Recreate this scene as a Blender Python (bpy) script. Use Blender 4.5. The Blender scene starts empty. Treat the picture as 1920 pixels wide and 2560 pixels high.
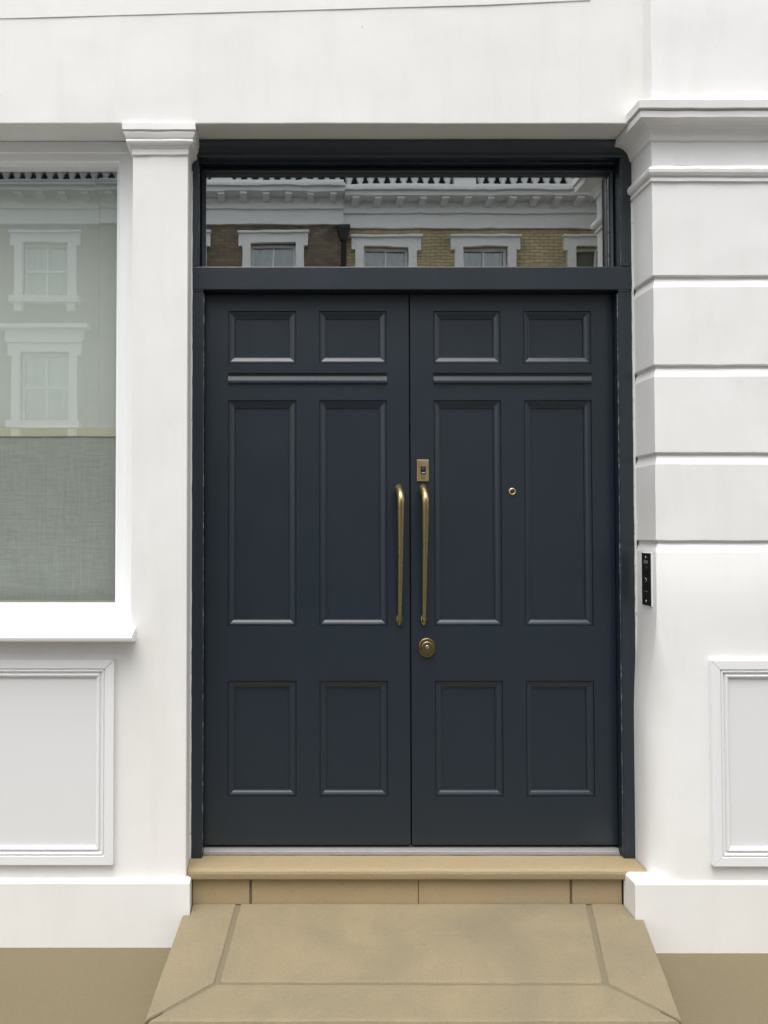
import bpy, bmesh, math, random
from mathutils import Vector, noise

random.seed(7)
S = bpy.context.scene
COL = S.collection
R = math.radians

# ------------------------------------------------------------------ camera
# facade: X to the right, Y into the house, Z up; the lintel face is Y = 0
cam_d = bpy.data.cameras.new('camera')
cam = bpy.data.objects.new('camera', cam_d)
COL.objects.link(cam)
cam.location = (0.0, -2.964, 1.5)
cam.rotation_euler = (R(90 + 1.425), 0, 0)
cam_d.sensor_fit = 'AUTO'
cam_d.sensor_width = 36.0
cam_d.lens = 36.0 * 2050 / 2560
cam_d.shift_x = (960 - 700) / 2560
cam_d.clip_start = 0.05
cam_d.clip_end = 600
S.camera = cam

# ------------------------------------------------------------------ sky, sun, exposure
SUN_EL, SUN_AZ = R(70), R(-15)      # azimuth measured from the street side (-Y) towards +X
w = bpy.data.worlds.new('World')
S.world = w
w.use_nodes = True
nt = w.node_tree
nt.nodes.clear()
sky = nt.nodes.new('ShaderNodeTexSky')
sky.sky_type = 'NISHITA'
sky.sun_disc = False
sky.sun_elevation = SUN_EL
sky.sun_rotation = math.pi - SUN_AZ
sky.dust_density = 4.0
sky.air_density = 1.0
hs = nt.nodes.new('ShaderNodeHueSaturation')
hs.inputs['Saturation'].default_value = 0.16
bg = nt.nodes.new('ShaderNodeBackground')
bg.inputs['Strength'].default_value = 0.15
wo = nt.nodes.new('ShaderNodeOutputWorld')
nt.links.new(sky.outputs[0], hs.inputs['Color'])
nt.links.new(hs.outputs[0], bg.inputs['Color'])
nt.links.new(bg.outputs[0], wo.inputs['Surface'])

sd = bpy.data.lights.new('sun', 'SUN')
sd.energy = 0.75
sd.angle = R(50)
sd.color = (1.0, 0.97, 0.93)
so = bpy.data.objects.new('sun', sd)
COL.objects.link(so)
to_sun = Vector((math.sin(SUN_AZ) * math.cos(SUN_EL), -math.cos(SUN_AZ) * math.cos(SUN_EL), math.sin(SUN_EL)))
so.rotation_euler = to_sun.to_track_quat('Z', 'Y').to_euler()
so.location = to_sun * 30

vs = S.view_settings
vs.view_transform = 'Standard'
vs.look = 'None'
vs.exposure = 1.06
vs.gamma = 1.0
vs.use_curve_mapping = False
S.cycles.max_bounces = 10
S.cycles.transparent_max_bounces = 12

# ------------------------------------------------------------------ materials
def new_mat(name):
    m = bpy.data.materials.new(name)
    m.use_nodes = True
    t = m.node_tree
    return m, t, t.nodes['Principled BSDF']

def N(t, kind, **kw):
    n = t.nodes.new(kind)
    for k, v in kw.items():
        if k in n.inputs:
            n.inputs[k].default_value = v
        else:
            setattr(n, k, v)
    return n

def coords(t, scale=(1, 1, 1)):
    tc = N(t, 'ShaderNodeTexCoord')
    mp = N(t, 'ShaderNodeMapping')
    mp.inputs['Scale'].default_value = scale
    t.links.new(tc.outputs['Object'], mp.inputs['Vector'])
    return mp.outputs[0]

def ramp(t, src, stops):
    r = N(t, 'ShaderNodeValToRGB')
    e = r.color_ramp.elements
    while len(e) < len(stops):
        e.new(0.5)
    for el, (p, c) in zip(e, stops):
        el.position = p
        el.color = (c, c, c, 1) if isinstance(c, (int, float)) else (*c, 1)
    t.links.new(src, r.inputs[0])
    return r.outputs[0]

def mixc(t, fac, a, b, mode='MIX'):
    m = N(t, 'ShaderNodeMix', data_type='RGBA', blend_type=mode)
    for sock, v in ((m.inputs['Factor'], fac), (m.inputs['A'], a), (m.inputs['B'], b)):
        if hasattr(v, 'is_output'):
            t.links.new(v, sock)
        elif isinstance(v, (int, float)):
            sock.default_value = v
        else:
            sock.default_value = (*v, 1)
    return m.outputs['Result']

def noi(t, vec, scale, detail=4, rough=0.55, dist=0.0):
    n = N(t, 'ShaderNodeTexNoise', Scale=scale, Detail=detail, Roughness=rough, Distortion=dist)
    t.links.new(vec, n.inputs['Vector'])
    return n.outputs[0]

def bump(t, b, src, strength, dist):
    n = N(t, 'ShaderNodeBump', Strength=strength, Distance=dist)
    t.links.new(src, n.inputs['Height'])
    t.links.new(n.outputs[0], b.inputs['Normal'])

def math_n(t, op, a, b):
    m = N(t, 'ShaderNodeMath', operation=op)
    for s, v in zip(m.inputs, (a, b)):
        if hasattr(v, 'is_output'):
            t.links.new(v, s)
        else:
            s.default_value = v
    return m.outputs[0]

def stucco(name, col, dirt=(0.55, 0.53, 0.48), amount=0.25, rough=0.55, bs=0.16):
    m, t, b = new_mat(name)
    v = coords(t)
    vs_ = coords(t, (3.0, 3.0, 0.5))
    big = ramp(t, noi(t, v, 1.7, 5, 0.6), [(0.35, 0.0), (0.75, 1.0)])
    streak = ramp(t, noi(t, vs_, 4.0, 4, 0.6), [(0.5, 0.0), (0.8, 1.0)])
    specks = ramp(t, noi(t, v, 38.0, 3, 0.6), [(0.70, 0.0), (0.76, 1.0)])
    patch = ramp(t, noi(t, v, 2.3, 2, 0.5), [(0.52, 0.0), (0.64, 1.0)])
    d1 = math_n(t, 'MULTIPLY', big, amount * 0.5)
    d2 = math_n(t, 'MULTIPLY', streak, amount * 0.35)
    d3 = math_n(t, 'MULTIPLY', math_n(t, 'MULTIPLY', specks, patch), amount * 1.1)
    tot = math_n(t, 'ADD', math_n(t, 'ADD', d1, d2), d3)
    t.links.new(mixc(t, tot, col, dirt), b.inputs['Base Color'])
    b.inputs['Roughness'].default_value = rough
    h = math_n(t, 'ADD', math_n(t, 'MULTIPLY', noi(t, v, 9.0, 3), 1.2), math_n(t, 'MULTIPLY', noi(t, v, 90.0, 3), 0.14))
    bump(t, b, h, bs, 0.006)
    return m

def paint(name, col, rough=0.35, spec=0.5, bs=0.06, var=0.05, coat=0.0):
    m, t, b = new_mat(name)
    v = coords(t)
    vz = coords(t, (26.0, 26.0, 1.2))
    n = noi(t, v, 2.2, 4)
    dark = tuple(c * (1 - var) for c in col)
    lite = tuple(c * (1 + var) for c in col)
    t.links.new(mixc(t, n, dark, lite), b.inputs['Base Color'])
    t.links.new(ramp(t, noi(t, v, 5.0, 5), [(0.3, rough - 0.02), (0.7, rough + 0.03)]), b.inputs['Roughness'])
    b.inputs['Specular IOR Level'].default_value = spec
    b.inputs['Coat Weight'].default_value = coat
    h = math_n(t, 'ADD', noi(t, vz, 3.0, 3), math_n(t, 'MULTIPLY', noi(t, v, 160.0, 2), 0.25))
    bump(t, b, h, bs, 0.004)
    return m

def worn(name, col, chip, lo=0.52, hi=0.58):
    m, t, b = new_mat(name)
    v = coords(t, (30, 30, 11))
    f = ramp(t, noi(t, v, 3.0, 6, 0.7), [(lo, 0.0), (hi, 1.0)])
    t.links.new(mixc(t, f, col, chip), b.inputs['Base Color'])
    b.inputs['Roughness'].default_value = 0.5
    bump(t, b, f, 0.3, 0.002)
    return m

def stone(name, col, col2, stain, amount=0.5, rough=0.8, lichen=0.0):
    m, t, b = new_mat(name)
    v = coords(t)
    n1 = noi(t, v, 3.2, 6, 0.62, 0.4)
    n2 = ramp(t, noi(t, v, 2.1, 5, 0.6, 0.8), [(0.42, 0.0), (0.72, 1.0)])
    n3 = noi(t, v, 210.0, 3, 0.6)
    c = mixc(t, n1, col, col2)
    c = mixc(t, math_n(t, 'MULTIPLY', n2, amount), c, stain)
    pit = ramp(t, noi(t, v, 55.0, 4, 0.7), [(0.30, 0.35), (0.42, 1.0)])
    c = mixc(t, 0.32, c, ramp(t, n3, [(0.25, 0.5), (0.75, 1.3)]), 'MULTIPLY')
    c = mixc(t, 0.16, c, pit, 'MULTIPLY')
    t.links.new(c, b.inputs['Base Color'])
    b.inputs['Roughness'].default_value = rough
    h = math_n(t, 'ADD', math_n(t, 'MULTIPLY', n1, 1.5), math_n(t, 'MULTIPLY', n3, 0.35))
    bump(t, b, h, 0.45, 0.004)
    return m

def metal(name, col, rough=0.3, patina=None):
    m, t, b = new_mat(name)
    v = coords(t)
    n = ramp(t, noi(t, v, 26.0, 5, 0.65), [(0.38, 0.0), (0.68, 1.0)])
    t.links.new(mixc(t, n, col, patina or tuple(c * 0.7 for c in col)), b.inputs['Base Color'])
    b.inputs['Metallic'].default_value = 1.0
    t.links.new(ramp(t, n, [(0.0, rough - 0.06), (1.0, rough + 0.14)]), b.inputs['Roughness'])
    bump(t, b, noi(t, v, 220.0, 2), 0.05, 0.002)
    return m

def plain(name, col, rough=0.5, metallic=0.0):
    m, t, b = new_mat(name)
    v = coords(t)
    t.links.new(mixc(t, noi(t, v, 14.0, 4), tuple(c * 0.88 for c in col), tuple(c * 1.1 for c in col)), b.inputs['Base Color'])
    b.inputs['Roughness'].default_value = rough
    b.inputs['Metallic'].default_value = metallic
    return m

def glass(name, tint, refl, rough=0.0, ripple=0.02):
    m = bpy.data.materials.new(name)
    m.use_nodes = True
    t = m.node_tree
    t.nodes.clear()
    out = N(t, 'ShaderNodeOutputMaterial')
    tr = N(t, 'ShaderNodeBsdfTransparent')
    tr.inputs['Color'].default_value = (*tint, 1)
    gl = N(t, 'ShaderNodeBsdfGlossy', Roughness=rough)
    gl.inputs['Color'].default_value = (0.97, 0.985, 0.98, 1)
    ge = N(t, 'ShaderNodeNewGeometry')
    dt = N(t, 'ShaderNodeVectorMath', operation='DOT_PRODUCT')
    t.links.new(ge.outputs['Normal'], dt.inputs[0])
    t.links.new(ge.outputs['Incoming'], dt.inputs[1])
    c1 = math_n(t, 'SUBTRACT', 1.0, math_n(t, 'ABSOLUTE', dt.outputs['Value'], 0.0))
    fac = math_n(t, 'ADD', math_n(t, 'MULTIPLY', math_n(t, 'POWER', c1, 5.0), 0.8), 0.04 + refl)
    v = coords(t, (1.0, 1.0, 1.3))
    bn = N(t, 'ShaderNodeBump', Strength=ripple, Distance=0.02)
    t.links.new(noi(t, v, 5.5, 2, 0.5), bn.inputs['Height'])
    t.links.new(bn.outputs[0], gl.inputs['Normal'])
    mx = N(t, 'ShaderNodeMixShader')
    t.links.new(fac, mx.inputs[0])
    t.links.new(tr.outputs[0], mx.inputs[1])
    t.links.new(gl.outputs[0], mx.inputs[2])
    t.links.new(mx.outputs[0], out.inputs['Surface'])
    return m

def linen(name, col, col2, trans=0.35, weave=True, alpha=1.0):
    m, t, b = new_mat(name)
    vh = coords(t, (9.0, 9.0, 260.0))
    vv = coords(t, (260.0, 260.0, 9.0))
    a = noi(t, vh, 1.0, 4, 0.7)
    c = noi(t, vv, 1.0, 4, 0.7)
    mixv = math_n(t, 'MULTIPLY', math_n(t, 'ADD', a, c), 0.5)
    lo, hi = (0.36, 0.64) if weave else (0.1, 0.9)
    t.links.new(mixc(t, ramp(t, mixv, [(lo, 0.0), (hi, 1.0)]), col, col2), b.inputs['Base Color'])
    b.inputs['Roughness'].default_value = 0.95
    b.inputs['Specular IOR Level'].default_value = 0.1
    bump(t, b, mixv, 0.4 if weave else 0.1, 0.002)
    return m

def bricks(name, c1, c2, mortar):
    m, t, b = new_mat(name)
    tc = N(t, 'ShaderNodeTexCoord')
    sp = N(t, 'ShaderNodeSeparateXYZ')
    cb = N(t, 'ShaderNodeCombineXYZ')
    t.links.new(tc.outputs['Object'], sp.inputs[0])
    t.links.new(math_n(t, 'ADD', sp.outputs[0], sp.outputs[1]), cb.inputs[0])
    t.links.new(sp.outputs[2], cb.inputs[1])
    br = N(t, 'ShaderNodeTexBrick', Scale=1.0)
    br.inputs['Brick Width'].default_value = 0.225
    br.inputs['Row Height'].default_value = 0.075
    br.inputs['Mortar Size'].default_value = 0.007
    br.inputs['Bias'].default_value = -0.1
    br.inputs['Color1'].default_value = (*c1, 1)
    br.inputs['Color2'].default_value = (*c2, 1)
    br.inputs['Mortar'].default_value = (*mortar, 1)
    t.links.new(cb.outputs[0], br.inputs['Vector'])
    v = coords(t)
    t.links.new(mixc(t, 0.6, br.outputs['Color'], ramp(t, noi(t, v, 1.3, 6, 0.7), [(0.3, 0.45), (0.7, 1.3)]), 'MULTIPLY'), b.inputs['Base Color'])
    b.inputs['Roughness'].default_value = 0.9
    bump(t, b, math_n(t, 'SUBTRACT', 1.0, br.outputs['Fac']), 0.5, 0.01)
    return m

NAVY = (0.0068, 0.0146, 0.0238)
M = dict(
    stucco=stucco('white_stucco', (0.80, 0.795, 0.775), amount=0.5),
    stucco_pier=stucco('white_pier_stucco', (0.81, 0.81, 0.80), amount=0.4),
    joinery=paint('white_joinery_paint', (0.82, 0.83, 0.83), 0.34, 0.5, 0.012, 0.02),
    panel=paint('white_panel_paint', (0.76, 0.765, 0.77), 0.42, 0.4, 0.0, 0.02),
    panel_field=paint('grey_white_panel_paint', (0.70, 0.705, 0.71), 0.5, 0.4, 0.0, 0.015),
    plinth=stucco('plinth_paint', (0.78, 0.778, 0.76), amount=0.32),
    navy=paint('navy_door_paint', NAVY, 0.36, 0.7, 0.05),
    navy_frame=paint('navy_frame_paint', NAVY, 0.36, 0.75, 0.07),
    navy_worn=worn('chipped_navy_edge', (0.035, 0.041, 0.048), (0.34, 0.34, 0.32), 0.50, 0.72),
    caulk=worn('cracked_filler', (0.66, 0.66, 0.63), (0.10, 0.105, 0.10), 0.60, 0.66),
    brass=metal('aged_brass', (0.40, 0.325, 0.175), 0.33, (0.27, 0.235, 0.12)),
    brass_plate=metal('brushed_brass', (0.55, 0.44, 0.24), 0.36, (0.47, 0.37, 0.20)),
    brass_dark=metal('dark_brass', (0.26, 0.20, 0.095), 0.34, (0.17, 0.14, 0.07)),
    steel=metal('bright_steel', (0.70, 0.69, 0.66), 0.28),
    alu=plain('door_sill_grey', (0.20, 0.197, 0.19), 0.6),
    drip=plain('sill_bead', (0.40, 0.385, 0.375), 0.45),
    black=plain('black_gloss', (0.012, 0.012, 0.011), 0.25),
    black2=plain('black_matt', (0.004, 0.004, 0.004), 0.6),
    grey=plain('grey_sensor', (0.17, 0.17, 0.165), 0.3),
    pale=plain('pale_print', (0.55, 0.53, 0.48), 0.5),
    rim=plain('white_rim', (0.75, 0.75, 0.72), 0.45),
    rim_dark=plain('engraving', (0.16, 0.12, 0.05), 0.6),
    slab=stone('landing_sandstone', (0.205, 0.168, 0.102), (0.275, 0.222, 0.132), (0.155, 0.134, 0.088), 0.65),
    riser=stone('riser_sandstone', (0.34, 0.265, 0.145), (0.40, 0.305, 0.175), (0.30, 0.25, 0.16), 0.4),
    nosing=stone('threshold_sandstone', (0.29, 0.23, 0.125), (0.34, 0.26, 0.152), (0.31, 0.245, 0.16), 0.3),
    mortar=stone('mortar', (0.155, 0.128, 0.080), (0.185, 0.152, 0.096), (0.135, 0.116, 0.075), 0.4),
    pavement=stone('pavement_surface', (0.150, 0.120, 0.066), (0.167, 0.134, 0.074), (0.138, 0.113, 0.065), 0.3),
    footway=stone('footway_darkened', (0.085, 0.085, 0.083), (0.11, 0.108, 0.105), (0.07, 0.07, 0.068), 0.4),  # invented dark tone for the unseen footway, keeps door reflections low
    kerb=stone('granite_kerb', (0.30, 0.29, 0.27), (0.36, 0.35, 0.33), (0.22, 0.21, 0.2), 0.4),
    road=stone('asphalt', (0.05, 0.05, 0.05), (0.065, 0.064, 0.062), (0.04, 0.04, 0.04), 0.4, 0.9),
    fan_glass=glass('fanlight_glass', (0.80, 0.84, 0.83), 0.46, 0.0, 0.004),
    win_glass=glass('window_glass', (0.95, 0.965, 0.955), 0.11, 0.0, 0.003),
    far_glass=glass('far_window_glass', (0.7, 0.75, 0.75), 0.12, 0.0, 0.02),
    blind=linen('pale_blind_fabric', (0.72, 0.75, 0.715), (0.76, 0.79, 0.755), weave=False),
    curtain=linen('grey_linen', (0.37, 0.395, 0.37), (0.54, 0.565, 0.535)),
    hem=linen('cream_hem', (0.66, 0.64, 0.50), (0.76, 0.74, 0.60)),
    crack=plain('crack_shadow', (0.30, 0.295, 0.28), 0.9),
    room=plain('dark_room', (0.035, 0.036, 0.036), 0.9),
    brick_dark=bricks('sooty_brick', (0.24, 0.19, 0.13), (0.14, 0.113, 0.08), (0.155, 0.128, 0.093)),
    brick_yellow=bricks('yellow_stock_brick', (0.56, 0.46, 0.27), (0.47, 0.385, 0.225), (0.25, 0.205, 0.14)),
    far_white=stucco('far_stucco', (0.80, 0.81, 0.81), amount=0.3),
    slate=plain('roof_slate', (0.045, 0.047, 0.052), 0.7),
    net=plain('net_curtain', (0.42, 0.44, 0.44), 0.9),
    iron=plain('black_iron', (0.012, 0.012, 0.013), 0.5),
)

# ------------------------------------------------------------------ mesh helpers
class MB:
    def __init__(self):
        self.v, self.f, self.sm = [], [], []

    def quad_ring(self, a, b, closed=True, smooth=False):
        n = len(a)
        for i in range(n if closed else n - 1):
            j = (i + 1) % n
            self.f.append((a[i], a[j], b[j], b[i]))
            self.sm.append(smooth)

    def add(self, pts):
        k = len(self.v)
        self.v += [tuple(p) for p in pts]
        return list(range(k, k + len(pts)))

    def face(self, idx, smooth=False):
        self.f.append(tuple(idx))
        self.sm.append(smooth)

    def loft(self, rings, caps=True, smooth=False):
        r = [self.add(p) for p in rings]
        for a, b in zip(r, r[1:]):
            self.quad_ring(a, b, True, smooth)
        if caps:
            self.face(r[0][::-1])
            self.face(r[-1])
        return self

    def box(self, x0, x1, y0, y1, z0, z1):
        return self.loft([[(x0, y0, z), (x1, y0, z), (x1, y1, z), (x0, y1, z)] for z in (z0, z1)])

    def levels(self, lv):
        """stack of rectangles: (z, x0, x1, y0, y1)"""
        return self.loft([[(a, c, z), (b, c, z), (b, d, z), (a, d, z)] for z, a, b, c, d in lv])

    def prism_x(self, prof, x0, x1, n=1):
        """closed (y, z) profile drawn along X"""
        return self.loft([[(x0 + (x1 - x0) * i / n, y, z) for y, z in prof] for i in range(n + 1)])

    def prism_y(self, prof, y0, y1):
        return self.loft([[(x, y, z) for x, z in prof] for y in (y0, y1)])

    def prism_z(self, prof, z0, z1):
        return self.loft([[(x, y, z) for x, y in prof] for z in (z0, z1)])

    def rings_xz(self, x0, x1, z0, z1, prof, cap=False):
        """rectangular moulding: prof is a list of (inset, y)"""
        r = [self.add([(x0 + i, y, z0 + i), (x1 - i, y, z0 + i), (x1 - i, y, z1 - i), (x0 + i, y, z1 - i)]) for i, y in prof]
        for a, b in zip(r, r[1:]):
            self.quad_ring(a, b)
        if cap:
            self.face(r[-1])
        return self

    def plate(self, xs, zs, holes, y0, y1):
        """flat plate with rectangular holes; front at y0, back at y1"""
        xs = sorted(set(xs)); zs = sorted(set(zs))
        hole = lambda x, z: any(a < x < b and c < z < d for a, b, c, d in holes)
        solid = {}
        for i in range(len(xs) - 1):
            for k in range(len(zs) - 1):
                solid[i, k] = not hole((xs[i] + xs[i + 1]) / 2, (zs[k] + zs[k + 1]) / 2)
        ids = {}
        def vid(i, k, y):
            if (i, k, y) not in ids:
                ids[i, k, y] = self.add([(xs[i], y, zs[k])])[0]
            return ids[i, k, y]
        for (i, k), ok in solid.items():
            if not ok:
                continue
            c = [(i, k), (i + 1, k), (i + 1, k + 1), (i, k + 1)]
            self.face([vid(*p, y0) for p in c])
            self.face([vid(*p, y1) for p in c][::-1])
            for (p, q), nb in zip(zip(c, c[1:] + c[:1]), ((i, k - 1), (i + 1, k), (i, k + 1), (i - 1, k))):
                if not solid.get(nb, False):
                    self.face([vid(*p, y1), vid(*q, y1), vid(*q, y0), vid(*p, y0)])
        return self

    def tube(self, path, rad, n=14, caps=True, sx=1.0):
        rings = []
        for i, p in enumerate(path):
            p = Vector(p)
            a = Vector(path[max(i - 1, 0)]); b = Vector(path[min(i + 1, len(path) - 1)])
            d = (b - a).normalized()
            u = Vector((1, 0, 0))
            if abs(d.x) > 0.9:
                u = Vector((0, 0, 1))
            u = (u - d * u.dot(d)).normalized()
            v = d.cross(u)
            r = rad[i] if isinstance(rad, (list, tuple)) else rad
            rings.append([p + u * math.cos(2 * math.pi * k / n) * r * sx + v * math.sin(2 * math.pi * k / n) * r for k in range(n)])
        return self.loft(rings, caps, True)

    def lathe(self, prof, c=(0, 0, 0), axis='Z', n=16, smooth=True):
        rings = []
        for r, h in prof:
            ring = []
            for k in range(n):
                a = 2 * math.pi * k / n
                if axis == 'Z':
                    ring.append((c[0] + r * math.cos(a), c[1] + r * math.sin(a), c[2] + h))
                elif axis == 'Y':
                    ring.append((c[0] + r * math.cos(a), c[1] + h, c[2] + r * math.sin(a)))
                else:
                    ring.append((c[0] + h, c[1] + r * math.cos(a), c[2] + r * math.sin(a)))
            rings.append(ring)
        return self.loft(rings, True, smooth)

    def mesh(self, name, bevel=0.0, seg=2, cut=0.0, wob=0.0, freq=7.0):
        me = bpy.data.meshes.new(name)
        me.from_pydata(self.v, [], self.f)
        for p, s in zip(me.polygons, self.sm):
            p.use_smooth = s
        bm = bmesh.new()
        bm.from_mesh(me)
        bmesh.ops.recalc_face_normals(bm, faces=bm.faces)
        if bevel:
            es = [e for e in bm.edges if len(e.link_faces) == 2 and e.calc_face_angle(0) > R(28)]
            bmesh.ops.bevel(bm, geom=es, offset=bevel, segments=seg, profile=0.5, affect='EDGES', clamp_overlap=True)
        if cut:
            for _ in range(9):
                es = [e for e in bm.edges if e.calc_length() > cut]
                if not es:
                    break
                bmesh.ops.subdivide_edges(bm, edges=es, cuts=1, use_grid_fill=True)
                if len(bm.verts) > 60000:
                    break
        if wob:
            for v in bm.verts:
                q = v.co * freq
                v.co += Vector(noise.noise_vector(q)) * wob + Vector(noise.noise_vector(q * 4.3)) * wob * 0.35
        bm.to_mesh(me)
        bm.free()
        if wob:
            for p in me.polygons:
                p.use_smooth = True
            me.set_sharp_from_angle(angle=R(11))
        return me

def part(name, mb, mat, parent=None, label=None, kind=None, **kw):
    me = mb if isinstance(mb, bpy.types.Mesh) else mb.mesh(name, **kw)
    if not me.materials:
        me.materials.append(M[mat])
    o = bpy.data.objects.new(name, me)
    COL.objects.link(o)
    if parent:
        o.parent = parent
    if label:
        o['label'] = label
    if kind:
        o['kind'] = kind
    return o

def thing(name, label, cat, loc=(0, 0, 0), group=None):
    o = bpy.data.objects.new(name, None)
    o.empty_display_size = 0.2
    COL.objects.link(o)
    o['label'] = label
    o['category'] = cat
    if group:
        o['group'] = group
    return o

def tag(o, label, cat, group=None):
    o['label'] = label
    o['category'] = cat
    if group:
        o['group'] = group
    return o

GZ = 0.02     # pavement level

# ------------------------------------------------------------------ the street (setting)
part('ground', MB().box(-260, 260, -260, 260, -0.5, -0.25), 'road', kind='structure')
part('forecourt', MB().box(-40, 40, -1.0, 0.5, -0.24, GZ), 'pavement', kind='structure')
part('pavement', MB().box(-40, 40, -3.6, -1.006, -0.24, GZ - 0.004), 'footway', kind='structure')  # out of view; split off and made dark to dim the lower door reflection
kb = part('kerb', MB().box(-40, 40, -3.78, -3.604, -0.24, GZ + 0.004), 'kerb', kind='structure', bevel=0.012)
part('road', MB().box(-40, 40, -11.6, -3.784, -0.24, -0.10), 'road', kind='structure')
part('far_kerb', MB().box(-40, 40, -11.78, -11.604, -0.24, 0.03), 'kerb', kind='structure', bevel=0.012)
part('far_pavement', MB().box(-40, 40, -16.5, -11.784, -0.24, 0.025), 'footway', kind='structure')

# ------------------------------------------------------------------ the white house
HOUSE = thing('white_house', 'white stucco house front with navy double doors, fanlight and large window', 'house')
YB = 0.34
XL, XR = -0.338, 1.345          # reveals of the doorway
# lintel and wall above the openings
lw = part('lintel_wall', MB().box(-4.0, 1.42, 0.0, YB, 2.995, 6.2), 'stucco', HOUSE, bevel=0.004, cut=0.09, wob=0.0016)
# the raised coat of render that thins out towards the right
part('render_coat', MB().prism_y([(-4.0, 3.372), (-1.03, 3.383), (0.0, 3.412), (0.75, 3.434), (1.14, 3.452), (1.14, 6.2), (-4.0, 6.2)], -0.0028, 0.004),
     'stucco', HOUSE, bevel=0.002, seg=3)
part('outer_wall', MB().box(-4.0, -2.36, 0.02, YB, 0.0, 2.993), 'stucco', HOUSE)

# hairline cracks in the old render near the window head
for pts in ([(-1.06, 3.105), (-1.035, 3.098), (-1.024, 3.100)], [(0.30, 3.36), (0.304, 3.352)]):
    part('hairline_crack', MB().tube([(x, -0.0008, z) for x, z in pts], 0.0006, 5), 'crack', HOUSE)
# pilaster between the window and the door
pil = part('pilaster', MB().prism_z([(-0.541, YB), (-0.541, 0.02), (XL - 0.003, 0.02), (XL, 0.023), (XL, YB)], 0.0, 2.889), 'stucco', HOUSE,
           label='plain white pilaster between window and doors')
def ring_levels(lv):
    m = MB()
    return m.levels(lv)
capl = [(2.885, -0.541, -0.338, 0.017, YB), (2.887, -0.543, -0.336, 0.013, YB), (2.909, -0.543, -0.336, 0.013, YB),
        (2.911, -0.549, -0.331, 0.008, YB), (2.918, -0.550, -0.330, 0.007, YB), (2.9185, -0.554, -0.326, 0.003, YB), (2.921, -0.560, -0.321, -0.003, YB),
        (2.928, -0.564, -0.317, -0.007, YB), (2.935, -0.563, -0.318, -0.006, YB), (2.9365, -0.557, -0.324, 0.000, YB),
        (2.940, -0.563, -0.318, -0.006, YB), (2.950, -0.568, -0.313, -0.010, YB), (2.960, -0.571, -0.311, -0.012, YB),
        (2.9615, -0.563, -0.319, -0.004, YB), (2.9645, -0.563, -0.319, -0.004, YB), (2.966, -0.574, -0.308, -0.015, YB), (2.991, -0.574, -0.308, -0.015, YB), (2.993, -0.570, -0.312, -0.011, YB)]
part('capital', ring_levels(capl), 'stucco_pier', pil, bevel=0.0012, seg=1, cut=0.05, wob=0.0022, freq=14)

# wall under the window, its panel and plinth
apron = part('window_apron', MB().box(-2.36, -0.541, 0.02, YB, 0.0, 1.108), 'stucco', HOUSE)
PANEL_PROF = [(0.0, 0.020), (0.0, 0.0), (0.031, 0.0), (0.032, 0.006), (0.0345, 0.006), (0.037, 0.001), (0.042, 0.002), (0.0445, 0.010),
              (0.049, 0.011), (0.053, 0.003), (0.058, 0.004), (0.064, 0.009), (0.0645, 0.0155), (0.068, 0.0155)]
def wall_panel(x0, x1, z0, z1, dy, label):
    field = part('wall_panel', MB().box(x0 + 0.06, x1 - 0.06, 0.014 + dy, 0.0185 + dy, z0 + 0.06, z1 - 0.06), 'panel_field', HOUSE, label=label)
    c = [(x0, z0), (x1, z0), (x1, z1), (x0, z1)]
    ins = [(1, 1), (-1, 1), (-1, -1), (1, -1)]
    for s in range(4):
        a, b = c[s], c[(s + 1) % 4]
        ia, ib = ins[s], ins[(s + 1) % 4]
        m = MB()
        g = 0.0007
        d = ((b[0] > a[0]) - (b[0] < a[0]), (b[1] > a[1]) - (b[1] < a[1]))
        pa, pb = [], []
        for i, y in PANEL_PROF + [(0.068, 0.020)]:
            pa.append((a[0] + ia[0] * i + d[0] * g, y + dy, a[1] + ia[1] * i + d[1] * g))
            pb.append((b[0] + ib[0] * i - d[0] * g, y + dy, b[1] + ib[1] * i - d[1] * g))
        m.loft([pa, pb])
        part('panel_moulding', m, 'panel', field, bevel=0.0007, seg=1)
wall_panel(-2.20, -0.598, 0.310, 1.041, 0.0, 'raised white moulded wall panel below the window')
pl = [(0.0, -2.9, -0.322, -0.003, 0.059), (0.246, -2.9, -0.322, -0.003, 0.059), (0.2485, -2.9, -0.3235, -0.0015, 0.057), (0.257, -2.9, -0.338, 0.017, 0.04)]
part('plinth', MB().levels(pl), 'plinth', HOUSE, label='white plinth under the window wall', bevel=0.0025)

# rusticated pier to the right of the doors
YP = -0.03
PX1 = 3.2
pier = part('pier', MB().box(XR + 0.012, PX1, YP + 0.012, YB, 1.40, 2.93), 'stucco_pier', HOUSE, label='white rusticated pier beside the doors')
def block(z0, z1, top=True):
    o = 0.010
    lv = [(z0, 0.004), (z0 + 0.003, 0.0)]
    if top:
        lv += [(z1 - 0.040, 0.0), (z1 - 0.036, 0.0012), (z1 - 0.010, o)]
    else:
        lv += [(z1, 0.0)]
    m = MB().levels([(z, XR + i, PX1, YP + i, YB) for z, i in lv])
    return part('rusticated_block', m, 'stucco_pier', pier, bevel=0.0015, seg=1, cut=0.07, wob=0.0022, freq=9)
for z0, z1, top in ((1.4685, 1.784, True), (1.784, 2.0995, True), (2.0995, 2.424, True), (2.424, 2.768, False)):
    block(z0, z1, top)
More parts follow.
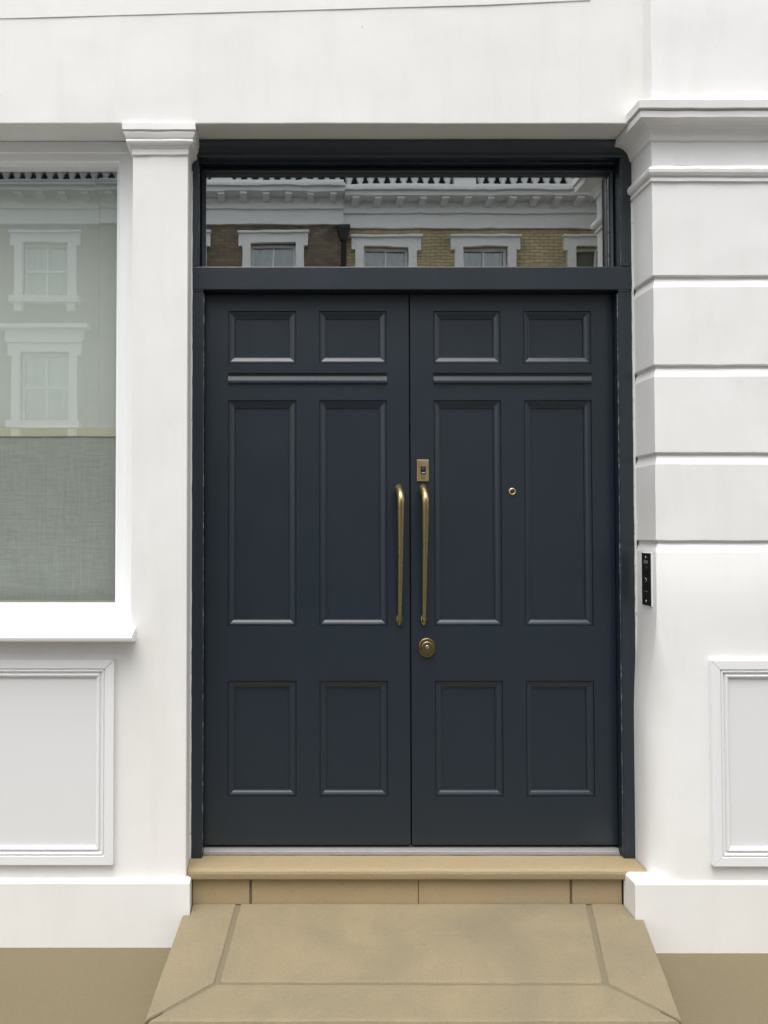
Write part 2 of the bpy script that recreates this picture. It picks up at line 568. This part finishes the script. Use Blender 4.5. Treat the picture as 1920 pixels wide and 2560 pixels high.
# lower block: sharp arris at the top that runs out into a rounded corner
def corner_ring(z, r, i=0.0, n=9):
    x0, y0 = XR + i - 0.014 * min(1.0, max(0.0, (r - 0.004) / 0.091)), YP + i
    pts = []
    for k in range(n + 1):
        a = math.pi / 2 * k / n
        pts.append((x0 + r - r * math.cos(a), y0 + r - r * math.sin(a), z))
    return pts + [(PX1, y0, z), (PX1, YB, z), (x0, YB, z)]
rings = [corner_ring(0.0, 0.095)]
for k in range(12):
    rings.append(corner_ring(0.80 * (k + 1) / 12, 0.095))
for k in range(1, 9):
    q = k / 8
    s = q * q * (3 - 2 * q)
    rings.append(corner_ring(0.80 + 0.42 * q, 0.095 + (0.004 - 0.095) * s))
rings += [corner_ring(1.428, 0.004), corner_ring(1.432, 0.004, 0.0012), corner_ring(1.4585, 0.004, 0.010)]
lb = MB().loft(rings, True, True)
me = lb.mesh('pier_base')
part('pier_base', me, 'stucco_pier', pier)
wall_panel(1.526, 2.95, 0.325, 1.046, YP - 0.02 + 0.0, 'raised white moulded wall panel right of the doors')
pr = [(0.0, 1.252, PX1, -0.042, 0.060), (0.259, 1.252, PX1, -0.042, 0.060), (0.2615, 1.2535, PX1, -0.0405, 0.058), (0.270, 1.264, PX1, -0.028, 0.04)]
part('plinth', MB().levels(pr), 'plinth', HOUSE, label='white plinth right of the doorstep', bevel=0.0025)
# cornice and astragal of the pier
def pier_levels(lv):
    return MB().levels([(z, XR - o, PX1, YP - o, YB) for z, o in lv])
part('astragal', pier_levels([(2.766, 0.001), (2.767, 0.008), (2.779, 0.008), (2.781, 0.002), (2.7835, 0.005), (2.787, 0.014), (2.795, 0.019), (2.806, 0.020), (2.815, 0.015), (2.821, 0.006), (2.827, 0.001)]),
     'stucco_pier', pier, cut=0.05, wob=0.0018, freq=16)
part('frieze', pier_levels([(2.8275, 0.0), (2.916, 0.0)]), 'stucco_pier', pier, cut=0.07, wob=0.0018)
part('cornice', pier_levels([(2.914, 0.004), (2.917, 0.010), (2.931, 0.012), (2.933, 0.015), (2.940, 0.017), (2.950, 0.022), (2.960, 0.032), (2.967, 0.046), (2.969, 0.058), (2.9695, 0.066),
                             (2.970, 0.068), (2.991, 0.069), (2.9925, 0.060), (2.997, 0.060), (2.999, 0.077), (3.026, 0.079), (3.030, 0.074), (3.042, 0.024), (3.044, 0.001)]),
     'stucco_pier', pier, cut=0.05, wob=0.0016, freq=13)
part('upper_pier', MB().box(1.336, PX1, -0.06, YB, 3.03, 6.2), 'stucco_pier', HOUSE, bevel=0.004, cut=0.09, wob=0.0025)

# ---------------- door frame and fanlight
YF = 0.136
fr = part('door_frame', MB().box(-0.334, 1.341, YF + 0.10, 0.30, 2.423, 2.512), 'navy_frame', HOUSE)
# posts below the transom bar (stand 6 mm back from it), above it, head
def post(x0, x1, z0, z1, y=YF, name='frame_post'):
    return part(name, MB().box(x0, x1, y, 0.30, z0, z1), 'navy_frame', fr, bevel=0.003)
post(-0.334, -0.292, 0.279, 2.421, YF + 0.002)
post(1.288, 1.341, 0.279, 2.421, YF + 0.002)
post(-0.336, -0.310, 2.514, 2.991)
post(1.302, 1.341, 2.514, 2.991)
part('transom_bar', MB().box(-0.336, 1.3415, YF - 0.002, 0.234, 2.4235, 2.512), 'navy_frame', fr, bevel=0.003)
# head: board with a hollow face, then stepped fillets going back to the glass
part('frame_head', MB().prism_x([(0.30, 2.9925), (YF - 0.02, 2.9925), (YF - 0.018, 2.985), (YF - 0.006, 2.970), (YF - 0.002, 2.952), (YF - 0.004, 2.938), (YF, 2.934),
                                 (YF + 0.03, 2.934), (0.30, 2.934)], -0.334, 1.340), 'navy_frame', fr)
part('frame_head_fillet', MB().box(-0.309, 1.301, YF + 0.034, 0.29, 2.925, 2.9335), 'navy_frame', fr, bevel=0.002)
part('frame_head_fillet', MB().box(-0.309, 1.301, YF + 0.070, 0.29, 2.916, 2.9248), 'navy_frame', fr, bevel=0.002)
# thin chipped edges and filler lines
for nm, a in (('worn_edge', (-0.2915, -0.2885, YF + 0.004, YF + 0.008, 0.30, 2.41)), ('worn_edge', (-0.3095, -0.3070, YF + 0.003, YF + 0.007, 2.515, 2.90)),
              ('worn_edge', (1.2845, 1.2875, YF + 0.004, YF + 0.008, 0.30, 2.41)), ('worn_edge', (1.2995, 1.3015, YF + 0.003, YF + 0.007, 2.515, 2.92))):
    part(nm, MB().box(*a), 'navy_worn', fr)
part('worn_edge', MB().box(-0.309, 1.0, YF + 0.031, YF + 0.0335, 2.9322, 2.9338), 'navy_worn', fr)
for x, z0, z1 in ((-0.3365, 0.28, 2.88), (1.3425, 0.28, 2.76)):
    part('filler_line', MB().box(x - 0.0035, x + 0.0035, YF - 0.003, YF + 0.01, z0, z1), 'caulk', fr, cut=0.03, wob=0.0016, freq=24)
part('filler_line', MB().box(-0.334, -0.294, YF - 0.0015, YF + 0.004, 2.4195, 2.4225), 'navy_worn', fr)
part('filler_line', MB().box(1.290, 1.341, YF - 0.0015, YF + 0.004, 2.4195, 2.4225), 'navy_worn', fr)

fan = part('fanlight', MB().rings_xz(-0.3085, 1.3005, 2.5125, 2.9155, [(0.0, 0.270), (0.0, 0.200), (0.005, 0.196), (0.012, 0.204), (0.012, 0.214), (0.018, 0.220), (0.018, 0.270)]),
           'navy_frame', HOUSE, label='wide fanlight over the doors reflecting houses')
part('pane', MB().box(-0.292, 1.284, 0.226, 0.232, 2.529, 2.899), 'fan_glass', fan)
part('glazing_strip', MB().box(1.2835, 1.2865, 0.212, 0.219, 2.531, 2.895), 'steel', fan)

# ---------------- the two door leaves
YD = 0.186
def door_leaf(x0, x1, cols, label, hand):
    z0, z1 = 0.312, 2.4205
    rows = ((2.152, 2.356), (1.142, 2.0095), (0.4935, 0.933))
    holes = [(a, b, c, d) for a, b in cols for c, d in rows]
    xs = [x0, x1] + [v for c in cols for v in c]
    zs = [z0, z1] + [v for r in rows for v in r]
    leaf = part('door', MB().plate(xs, zs, holes, YD, YD + 0.05), 'navy', HOUSE, label=label)
    for a, b, c, d in holes:
        y = YD
        part('panel_moulding', MB().rings_xz(a, b, c, d, [(0.0, y + 0.012), (0.0, y + 0.0002), (0.0004, y + 0.0055), (0.0026, y + 0.0055), (0.0034, y + 0.0034), (0.009, y + 0.0040), (0.015, y + 0.0066),
                                             (0.0205, y + 0.0100), (0.0240, y + 0.0112), (0.0268, y + 0.0112), (0.0272, y + 0.0165), (0.033, y + 0.0165)]), 'navy', leaf)
        part('door_panel', MB().box(a + 0.001, b - 0.001, y + 0.016, y + 0.048, c + 0.001, d - 0.001), 'navy', leaf)
    a, b = cols[0][0], cols[1][1]
    y = YD
    part('rail_moulding', MB().prism_x([(y + 0.002, 2.1172), (y - 0.010, 2.1165), (y - 0.010, 2.1135), (y - 0.002, 2.1115), (y - 0.0005, 2.109), (y - 0.0005, 2.1025),
                                        (y - 0.0025, 2.096), (y - 0.005, 2.087), (y - 0.006, 2.0815), (y - 0.0035, 2.0805), (y - 0.0035, 2.0785), (y - 0.007, 2.078), (y - 0.007, 2.0745), (y + 0.002, 2.0722)], a, b), 'navy', leaf)
    return leaf

def pull_handle(leaf, x):
    m = MB()
    path, rad = [], []
    zt, zb = 1.6625, 1.158
    for k in range(9):                       # bend out of the door
        a = math.pi / 2 * k / 8
        path.append((x, YD + 0.004 - 0.064 * math.sin(a), zt - 0.050 * (1 - math.cos(a))))
        rad.append(0.0165 - 0.0022 * k / 8)
    for k in range(1, 26):                   # long tapering grip that runs back to the door
        q = k / 25
        path.append((x, YD - 0.060 + 0.046 * q ** 1.35, zt - 0.050 + (zb - zt + 0.050) * q))
        rad.append(0.0143 - 0.0068 * q ** 0.9)
    m.tube(path, rad, 16)
    # pointed leaf at the top mount
    m.loft([[(x + 0.0165 * s * c, YD - d, 1.6625 + 0.019 * sn * t) for c, sn, t in
             [(math.cos(2 * math.pi * k / 16), math.sin(2 * math.pi * k / 16), 1.0 + 0.28 * max(0, math.sin(2 * math.pi * k / 16)) ** 6) for k in range(16)]]
            for s, d in ((1.0, -0.001), (1.0, 0.004), (0.8, 0.010))], True, True)
    # foot: flattened boss with a pointed tip
    foot = []
    for d, sc in ((-0.001, 1.0), (0.006, 1.0), (0.011, 0.85), (0.015, 0.5), (0.016, 0.15)):
        foot.append([(x + 0.0135 * sc * math.cos(2 * math.pi * k / 16), YD - d,
                      1.166 + sc * 0.020 * math.sin(2 * math.pi * k / 16) * (1.0 + 0.22 * max(0, -math.sin(2 * math.pi * k / 16)) ** 6)) for k in range(16)])
    m.loft(foot, True, True)
    part('pull_handle', m, 'brass', leaf, label='long bent brass pull handle')
    part('handle_screw', MB().lathe([(0.0035, 0.0), (0.0035, -0.002), (0.002, -0.003)], (x, YD - 0.0145, 1.1635), 'Y', 10), 'brass_dark', leaf)

leafL = door_leaf(-0.2895, 0.4965, ((-0.200, 0.063), (0.151, 0.412)), 'left leaf of the navy panelled double doors', -1)
leafR = door_leaf(0.5030, 1.2855, ((0.592, 0.852), (0.940, 1.201)), 'right leaf of the navy doors with lock, reader and peephole', 1)
pull_handle(leafL, 0.4560)
pull_handle(leafR, 0.5490)
part('meeting_strip', MB().box(0.4967, 0.5028, YD + 0.018, YD + 0.05, 0.312, 2.4205), 'black2', leafL)

# fingerprint reader on the right leaf
rd = part('reader_plate', MB().box(0.526, 0.571, YD - 0.007, YD + 0.002, 1.696, 1.779), 'brass_plate', leafR, bevel=0.0012, label='small brass fingerprint reader plate')
part('reader_window', MB().box(0.540, 0.559, YD - 0.0085, YD - 0.0072, 1.722, 1.753), 'black', leafR)
part('reader_slot', MB().box(0.5435, 0.5555, YD - 0.0105, YD - 0.0088, 1.7275, 1.7305), 'pale', leafR)
m = MB()
for r in (0.0018, 0.0036, 0.0054, 0.0072):
    arc = [(0.549 + r * math.cos(R(a)), YD - 0.0073, 1.7075 + 1.3 * r * math.sin(R(a))) for a in range(-20, 201, 22)]
    m.tube(arc, 0.0006, 5)
part('reader_mark', m, 'rim_dark', leafR)
m = MB()
for r in (0.002, 0.0042):
    m.tube([(0.5495 + r * math.cos(R(a)), YD - 0.0087, 1.7435 + 1.2 * r * math.sin(R(a))) for a in range(-20, 201, 22)], 0.0006, 5)
part('reader_glyph', m, 'grey', leafR)
# peephole
part('peephole', MB().lathe([(0.0148, 0.002), (0.0148, -0.002), (0.0125, -0.0045), (0.009, -0.005), (0.0085, -0.003), (0.0075, -0.0025)], (0.893, YD, 1.6565), 'Y', 24), 'brass_plate', leafR)
part('peephole_lens', MB().lathe([(0.0074, -0.0015), (0.0074, -0.003), (0.005, -0.0042), (0.002, -0.0048)], (0.893, YD, 1.6565), 'Y', 18), 'black', leafR)
# oval lock rose with its cylinder
m = MB()
def oval(s, d, cx=0.561, cz=1.0595):
    pts = []
    for k in range(28):
        a = 2 * math.pi * k / 28
        pts.append((cx + 0.0318 * s * math.cos(a), YD - d, cz + (0.0318 * s * math.sin(a)) + (0.0058 if math.sin(a) > 0 else -0.0058)))
    return pts
m.loft([oval(1.0, -0.001), oval(1.0, 0.0055), oval(0.95, 0.0085), oval(0.88, 0.0095)], True, True)
part('lock_rose', m, 'brass_dark', leafR, label='oval brass lock rose')
part('lock_boss', MB().lathe([(0.0235, 0.0), (0.0235, -0.007), (0.0215, -0.0095), (0.0185, -0.0100)], (0.561, YD - 0.009, 1.0615), 'Y', 28), 'brass_dark', leafR)
part('lock_cylinder', MB().lathe([(0.0066, 0.0), (0.0066, -0.0022), (0.0045, -0.0026)], (0.5605, YD - 0.0185, 1.064), 'Y', 18), 'steel', leafR)
part('keyway', MB().box(0.5565, 0.5645, YD - 0.0222, YD - 0.0205, 1.0645, 1.0685), 'black2', leafR)

# metal sill under the leaves
part('door_sill', MB().prism_x([(0.29, 0.305), (0.188, 0.300), (0.180, 0.297), (0.172, 0.288), (0.168, 0.2865), (0.166, 0.281), (0.29, 0.281)], -0.2905, 1.2865), 'alu', HOUSE, bevel=0.001)
part('sill_drip', MB().box(-0.2885, 1.285, 0.1695, 0.1735, 0.2885, 0.2915), 'drip', HOUSE, bevel=0.0008)

# ---------------- the window on the left
WX0, WX1 = -2.36, -0.541
win = part('window', MB().rings_xz(WX0 + 0.002, WX1 - 0.002, 1.11, 2.9925, [(0.0, 0.30), (0.0, 0.133), (0.040, 0.133), (0.043, 0.140), (0.070, 0.142), (0.076, 0.150), (0.078, 0.178), (0.088, 0.182), (0.088, 0.1985), (0.004, 0.1985)]),
           'joinery', HOUSE, label='large white framed window with blind and linen curtain')
part('window_pane', MB().box(WX0 + 0.08, -0.6195, 0.190, 0.196, 1.19, 2.918), 'win_glass', win)
sp_ = [(0.186, 1.232), (0.184, 1.2255), (0.06, 1.170), (0.0, 1.150), (-0.045, 1.1405), (-0.056, 1.135), (-0.0585, 1.127), (-0.056, 1.117), (-0.050, 1.112), (0.0, 1.1085), (0.186, 1.1085)]
part('window_sill', MB().prism_x(sp_, WX0 + 0.01, -0.523), 'joinery', win, bevel=0.0015)

# rooms behind the glass
def room(x0, x1, z0, z1, y1, name):
    m = MB()
    a = m.add([(x0, 0.31, z0), (x1, 0.31, z0), (x1, 0.31, z1), (x0, 0.31, z1)])
    b = m.add([(x0, y1, z0), (x1, y1, z0), (x1, y1, z1), (x0, y1, z1)])
    m.quad_ring(a, b)
    m.face(b)
    return part(name, m, 'room', HOUSE)
room(-0.45, 1.45, 0.0, 3.2, 4.0, 'hall_interior')
room(-4.0, -0.46, 0.4, 3.2, 4.0, 'front_room_interior')

# ------------------------------------------------------------------ blind and curtain inside the window
def fabric_sheet(x0, x1, z0, z1, y, amp, wl, nx=90, nz=6, seed=0.0):
    m = MB()
    rows = []
    for k in range(nz + 1):
        z = z0 + (z1 - z0) * k / nz
        rows.append(m.add([(x0 + (x1 - x0) * i / nx,
                            y + amp * math.sin(2 * math.pi * (x0 + (x1 - x0) * i / nx) / wl + seed + 0.4 * noise.noise((i * 0.07, k * 0.3, seed))),
                            z + 0.0025 * noise.noise((i * 0.09, 3.0 + seed, k))) for i in range(nx + 1)]))
    for a, b in zip(rows, rows[1:]):
        m.quad_ring(a, b, False, True)
    return m
bl = thing('window_blind', 'pale sheer blind hanging in the upper part of the window', 'blind')
part('blind_fabric', fabric_sheet(-2.25, -0.58, 1.915, 2.892, 0.262, 0.002, 0.9, seed=1.0), 'blind', bl)
part('added_dark_box', MB().box(-2.34, -0.56, 0.2005, 0.36, 2.915, 2.99), 'room', bl, bevel=0.004)  # added dark box; covers the pale head so the gap above the blind looks unlit
part('bottom_bar', MB().box(-2.25, -0.58, 0.256, 0.266, 1.909, 1.9145), 'hem', bl, bevel=0.002)
cu = thing('cafe_curtain', 'grey linen half curtain across the lower part of the window', 'curtain')
part('curtain_fabric', fabric_sheet(-2.25, -0.58, 1.232, 1.882, 0.240, 0.003, 0.33, seed=2.0), 'curtain', cu)
part('heading_band', fabric_sheet(-2.25, -0.58, 1.876, 1.912, 0.236, 0.003, 0.33, nz=2, seed=2.0), 'hem', cu, label='cream stitched heading band')
part('bottom_hem', fabric_sheet(-2.25, -0.58, 1.214, 1.236, 0.237, 0.003, 0.33, nz=2, seed=2.0), 'hem', cu)
part('curtain_rod', MB().tube([(-2.26, 0.245, 1.905), (-0.575, 0.245, 1.905)], 0.005, 10), 'brass', cu)

# ------------------------------------------------------------------ doorstep
ST = thing('doorstep', 'buff sandstone doorstep with a wide landing below the navy doors', 'doorstep')
part('threshold_stone', MB().prism_x([(0.30, 0.2788), (0.07, 0.2785), (0.052, 0.2765), (0.043, 0.270), (0.041, 0.261), (0.042, 0.243), (0.045, 0.239), (0.30, 0.239)], -0.337, 1.329, 24),
     'nosing', ST, bevel=0.0015, cut=0.08, wob=0.0012)
jx = (-0.3205, -0.107, 0.506, 1.064, 1.2505)
for k in range(4):
    g0 = 0.0 if k == 0 else (0.0045 if k in (1, 3) else 0.0012)
    g1 = 0.0 if k == 3 else (0.0045 if k in (0, 2) else 0.0012)
    part('riser_stone', MB().box(jx[k] + g0, jx[k + 1] - g1, 0.066, 0.20, 0.140, 0.2385), 'riser', ST, bevel=0.0025)
part('mortar_bed', MB().box(-0.318, 1.243, 0.072, 0.19, 0.10, 0.2375), 'mortar', ST)

BACK_Z, FRONT_Z, Y_BACK, Y_FRONT = 0.147, 0.110, 0.0645, -0.596
def lz(y):
    return FRONT_Z + (BACK_Z - FRONT_Z) * (y - Y_FRONT) / (Y_BACK - Y_FRONT)
def slab(pts, thick=0.085, bevel=0.006, **kw):
    m = MB()
    m.loft([[(x, y, lz(y) - thick) for x, y in pts], [(x, y, lz(y)) for x, y in pts]])
    return part('landing_stone', m, 'slab', ST, bevel=bevel, cut=0.09, wob=0.0016, **kw)
FL, FR = (-0.386, Y_FRONT), (1.146, Y_FRONT)          # front corners
JL, JR = (-0.193, -0.414), (0.997, -0.417)            # where joints meet the mitres
BL, BR = (-0.150, Y_BACK), (1.126, Y_BACK)            # joints at the riser
g = 0.0075
slab([(-0.320, Y_BACK), (BL[0] - g, Y_BACK), (JL[0] - g, JL[1] + 0.002), (FL[0], FL[1] + 0.004), (-0.347, -0.0145), (-0.320, -0.0145)])
slab([(BR[0] + g, Y_BACK), (1.2505, Y_BACK), (1.2505, -0.0445), (1.280, -0.0445), (FR[0], FR[1] + 0.004), (JR[0] + g, JR[1] + 0.002)])
slab([(BL[0] + g, Y_BACK), (BR[0] - g, Y_BACK), (JR[0] - g, JR[1] + 0.003), (JL[0] + g, JL[1] + 0.003)])
slab([(JL[0], JL[1] - 0.0015), (JR[0], JR[1] - 0.0015), (FR[0] - 0.002, FR[1]), (FL[0] + 0.002, FL[1])], bevel=0.012)
part('mortar_bed', MB().loft([[(x, y, GZ - 0.01) for x, y in ((-0.31, 0.06), (1.235, 0.06), (1.10, -0.565), (-0.34, -0.565))],
                              [(x, y, lz(y) - 0.0045) for x, y in ((-0.31, 0.06), (1.235, 0.06), (1.10, -0.565), (-0.34, -0.565))]]), 'mortar', ST)

# ------------------------------------------------------------------ intercom on the reveal of the pier
IC = thing('intercom', 'narrow black intercom plate screwed to the pier reveal beside the doors', 'intercom')
ix = XR
part('backing_rim', MB().box(ix - 0.004, ix + 0.002, 0.002, 0.0745, 1.231, 1.4265), 'rim', IC, bevel=0.0015)
part('faceplate', MB().prism_x([(0.004, 1.2335), (0.0725, 1.2345), (0.0725, 1.4245), (0.004, 1.4245)], ix - 0.0075, ix - 0.0042), 'black', IC, bevel=0.0008)
yc = 0.038
for z in (1.409, 1.249):
    part('screw', MB().lathe([(0.0052, 0.0), (0.0052, -0.0018), (0.003, -0.003)], (ix - 0.0075, yc, z), 'X', 12), 'steel', IC)
part('sensor', MB().box(ix - 0.009, ix - 0.0077, yc - 0.017, yc + 0.015, 1.3865, 1.3985), 'grey', IC, bevel=0.0005)
part('call_button', MB().lathe([(0.0155, 0.0), (0.0155, -0.0022), (0.0135, -0.003), (0.004, -0.0026)], (ix - 0.0075, yc, 1.3645), 'X', 20), 'black2', IC)
m = MB()
m.tube([(ix - 0.0081, yc + 0.006, 1.3345), (ix - 0.0081, yc - 0.006, 1.3265), (ix - 0.0081, yc + 0.004, 1.3185)], 0.0009, 6)
part('arrow_mark', m, 'pale', IC)
m = MB()
for k in range(4):
    m.box(ix - 0.0084, ix - 0.0078, yc - 0.016 + k * 0.008, yc - 0.011 + k * 0.008, 1.2835, 1.2858)
part('printed_mark', m, 'grey', IC)

# ------------------------------------------------------------------ terrace across the street (seen in the glass)
YO = -15.1
GROUP = 'terraced houses across the street'
def cached(key, fn, _c={}):
    if key not in _c:
        _c[key] = fn()
    return _c[key]
def baluster_mesh():
    return MB().lathe([(0.075, 0.0), (0.075, 0.05), (0.05, 0.06), (0.055, 0.09), (0.088, 0.17), (0.09, 0.23), (0.07, 0.30), (0.045, 0.38), (0.055, 0.42), (0.075, 0.44), (0.075, 0.50)], n=10).mesh('baluster')
def bracket_mesh():
    return MB().prism_x([(0.0, 0.05), (0.0, 0.17), (0.34, 0.17), (0.34, 0.115), (0.26, 0.10), (0.12, 0.06)], -0.075, 0.075).mesh('cornice_bracket')
def far_house(label, x0, x1, yf, brick, wins, dz=0.0, side=False):
    H = thing('terraced_house', label, 'house', group=GROUP)
    face = yf
    holes = []
    for cx in wins:
        if cx + 0.5 < x1 and cx - 0.5 > x0:
            holes += [(cx - 0.51, cx + 0.51, 6.82 + dz, 8.06 + dz), (cx - 0.55, cx + 0.55, 4.0, 5.56)]
    holes = [h for h in holes]
    xs = [x0, x1] + [v for h in holes for v in h[:2]]
    zs = [3.0, 8.47 + dz] + [v for h in holes for v in h[2:]]
    part('brick_wall', MB().plate(xs, zs, holes, face, face - 0.35), brick, H)
    part('ground_storey', MB().box(x0, x1, face - 0.35, face + (0.03 if x0 > 1 else -0.002), 0.0, 2.998), 'far_white' if x0 > 1 else brick, H)
    if side:
        part('side_wall', MB().box(x0, x0 + 0.3, YO - 0.3, face - 0.352, 0.0, 8.47 + dz), brick, H)
    def band(name, z0, z1, out, mat='far_white'):
        part(name, MB().box(x0 - (out if side else 0), x1, (YO - 0.3) if side else face - 0.34, face + out, z0 + dz, z1 + dz), mat, H)
    band('frieze_moulding', 8.475, 8.51, 0.09)
    band('frieze', 8.513, 8.81, 0.05)
    band('bed_moulding', 8.813, 8.90, 0.12)
    band('corona', 9.075, 9.17, 0.48)
    band('cornice_top', 9.173, 9.235, 0.56)
    band('parapet_base', 9.238, 9.46, 0.16)
    band('parapet_coping', 9.965, 10.09, 0.22)
    band('soffit', 8.903, 9.072, 0.10)
    nb = max(2, int((x1 - x0) / 0.47))
    bm_ = cached('bracket', bracket_mesh)
    for k in range(nb):
        o = part('cornice_bracket', bm_, 'far_white', H)
        o.location = (x0 + (k + 0.5) * (x1 - x0) / nb, face + 0.10, 8.90 + dz)
    ba = cached('baluster', baluster_mesh)
    nbal = int((x1 - x0) / 0.245)
    for k in range(nbal):
        x = x0 + (k + 0.5) * (x1 - x0) / nbal
        if k % 12 in (10, 11):
            if k % 12 == 10:
                part('parapet_pier', MB().box(x - 0.12, x + 0.36, face - 0.15, face + 0.14, 9.463 + dz, 9.962 + dz), 'far_white', H)
            continue
        o = part('baluster', ba, 'far_white', H)
        o.location = (x, face + 0.0, 9.462 + dz)
    part('mansard_roof', MB().prism_x([(face - 0.5, 9.2 + dz), (face - 1.5, 12.2 + dz), (face - 6.0, 12.4 + dz), (face - 6.0, 9.2 + dz)], x0, x1), 'slate', H)
    part('gutter_back', MB().box(x0, x1, face - 0.52, face - 0.36, 9.0 + dz, 9.9 + dz), 'slate', H)
    for cx in wins:
        if not (cx + 0.5 < x1 and cx - 0.5 > x0):
            continue
        # top floor window
        for (hw, s0, s1, hat) in ((0.51, 6.82 + dz, 8.06 + dz, 0.0), (0.55, 4.0, 5.56, 1.0)):
            wo_ = part('window', MB().plate([cx - hw - 0.19, cx - hw, cx + hw, cx + hw + 0.19], [s0, s1, s1 + 0.20], [(cx - hw, cx + hw, s0, s1)], face + 0.10, face - 0.02), 'far_white', H)
            part('sill', MB().box(cx - hw - 0.27, cx + hw + 0.27, face - 0.02, face + 0.24, s0 - 0.16, s0 - 0.003), 'far_white', wo_)
            for sx in (-1, 1):
                part('sill_bracket', MB().box(cx + sx * (hw + 0.08) - 0.09, cx + sx * (hw + 0.08) + 0.09, face - 0.01, face + 0.16, s0 - 0.34, s0 - 0.163), 'far_white', wo_)
                part('lug', MB().box(cx + sx * (hw + 0.235) - 0.042, cx + sx * (hw + 0.235) + 0.042, face - 0.01, face + 0.10, s1 - 0.08, s1 + 0.20), 'far_white', wo_)
            part('lintel_cap', MB().box(cx - hw - 0.30, cx + hw + 0.30, face - 0.01, face + 0.17, s1 + 0.203, s1 + 0.25), 'far_white', wo_)
            if hat:
                part('entablature', MB().box(cx - hw - 0.34, cx + hw + 0.34, face - 0.01, face + 0.12, s1 + 0.253, s1 + 0.50), 'far_white', wo_)
                part('pediment_cornice', MB().box(cx - hw - 0.46, cx + hw + 0.46, face - 0.01, face + 0.30, s1 + 0.503, s1 + 0.60), 'far_white', wo_)
            zm = (s0 + s1) / 2
            sash = MB().box(cx - hw, cx + hw, face - 0.14, face - 0.10, s1 - 0.06, s1).box(cx - hw, cx + hw, face - 0.16, face - 0.10, zm - 0.025, zm + 0.025).box(cx - 0.018, cx + 0.018, face - 0.135, face - 0.105, s0, s1)
            sash.box(cx - hw, cx - hw + 0.06, face - 0.139, face - 0.101, s0, s1).box(cx + hw - 0.06, cx + hw, face - 0.139, face - 0.101, s0, s1)
            part('sash', sash, 'far_white', wo_)
            part('pane', MB().box(cx - hw + 0.05, cx + hw - 0.05, face - 0.15, face - 0.145, s0 + 0.01, s1 - 0.05), 'far_glass', wo_)
            part('net_curtain', fabric_sheet(cx - hw, cx + hw, s0, s1, face - 0.24, 0.02, 0.14, nx=40, nz=2, seed=cx), 'net', wo_)
            part('room_back', MB().box(cx - hw - 0.1, cx + hw + 0.1, face - 0.9, face - 0.85, s0 - 0.1, s1 + 0.1), 'room', wo_)
    return H
far_house('dark brick house left of the drainpipes, reflected in the left window', -9.6, -4.10, YO, 'brick_dark', (-5.30, -7.6))
far_house('sooty brown brick house reflected in the left part of the fanlight', -4.07, 1.44, YO + 0.05, 'brick_dark', (-2.36, -0.15))
far_house('yellow brick house reflected in the right part of the fanlight', 1.445, 7.98, YO - 0.04, 'brick_yellow', (2.41, 4.67, 7.24), dz=-0.06)
far_house('projecting end house that closes the reflection at the right of the fanlight', 7.5, 14.0, YO + 2.4, 'brick_yellow', (9.2, 11.6), side=True)
def drainpipe(x, label):
    d = thing('drainpipe', label, 'drainpipe', group='drainpipes across the street')
    part('pipe', MB().tube([(x, YO + 0.12, 0.1), (x, YO + 0.12, 8.2)], 0.055, 12), 'iron', d)
    part('hopper', MB().loft([[(x - a, YO + 0.04, z), (x + a, YO + 0.04, z), (x + a, YO + 0.10 + a, z), (x - a, YO + 0.10 + a, z)] for z, a in ((8.1, 0.07), (8.35, 0.14), (8.44, 0.14))]), 'iron', d)
    part('bracket', MB().box(x - 0.10, x + 0.10, YO - 0.02, YO + 0.12, 6.2, 6.26), 'iron', d)
drainpipe(1.445, 'black iron drainpipe between the two houses reflected in the fanlight')
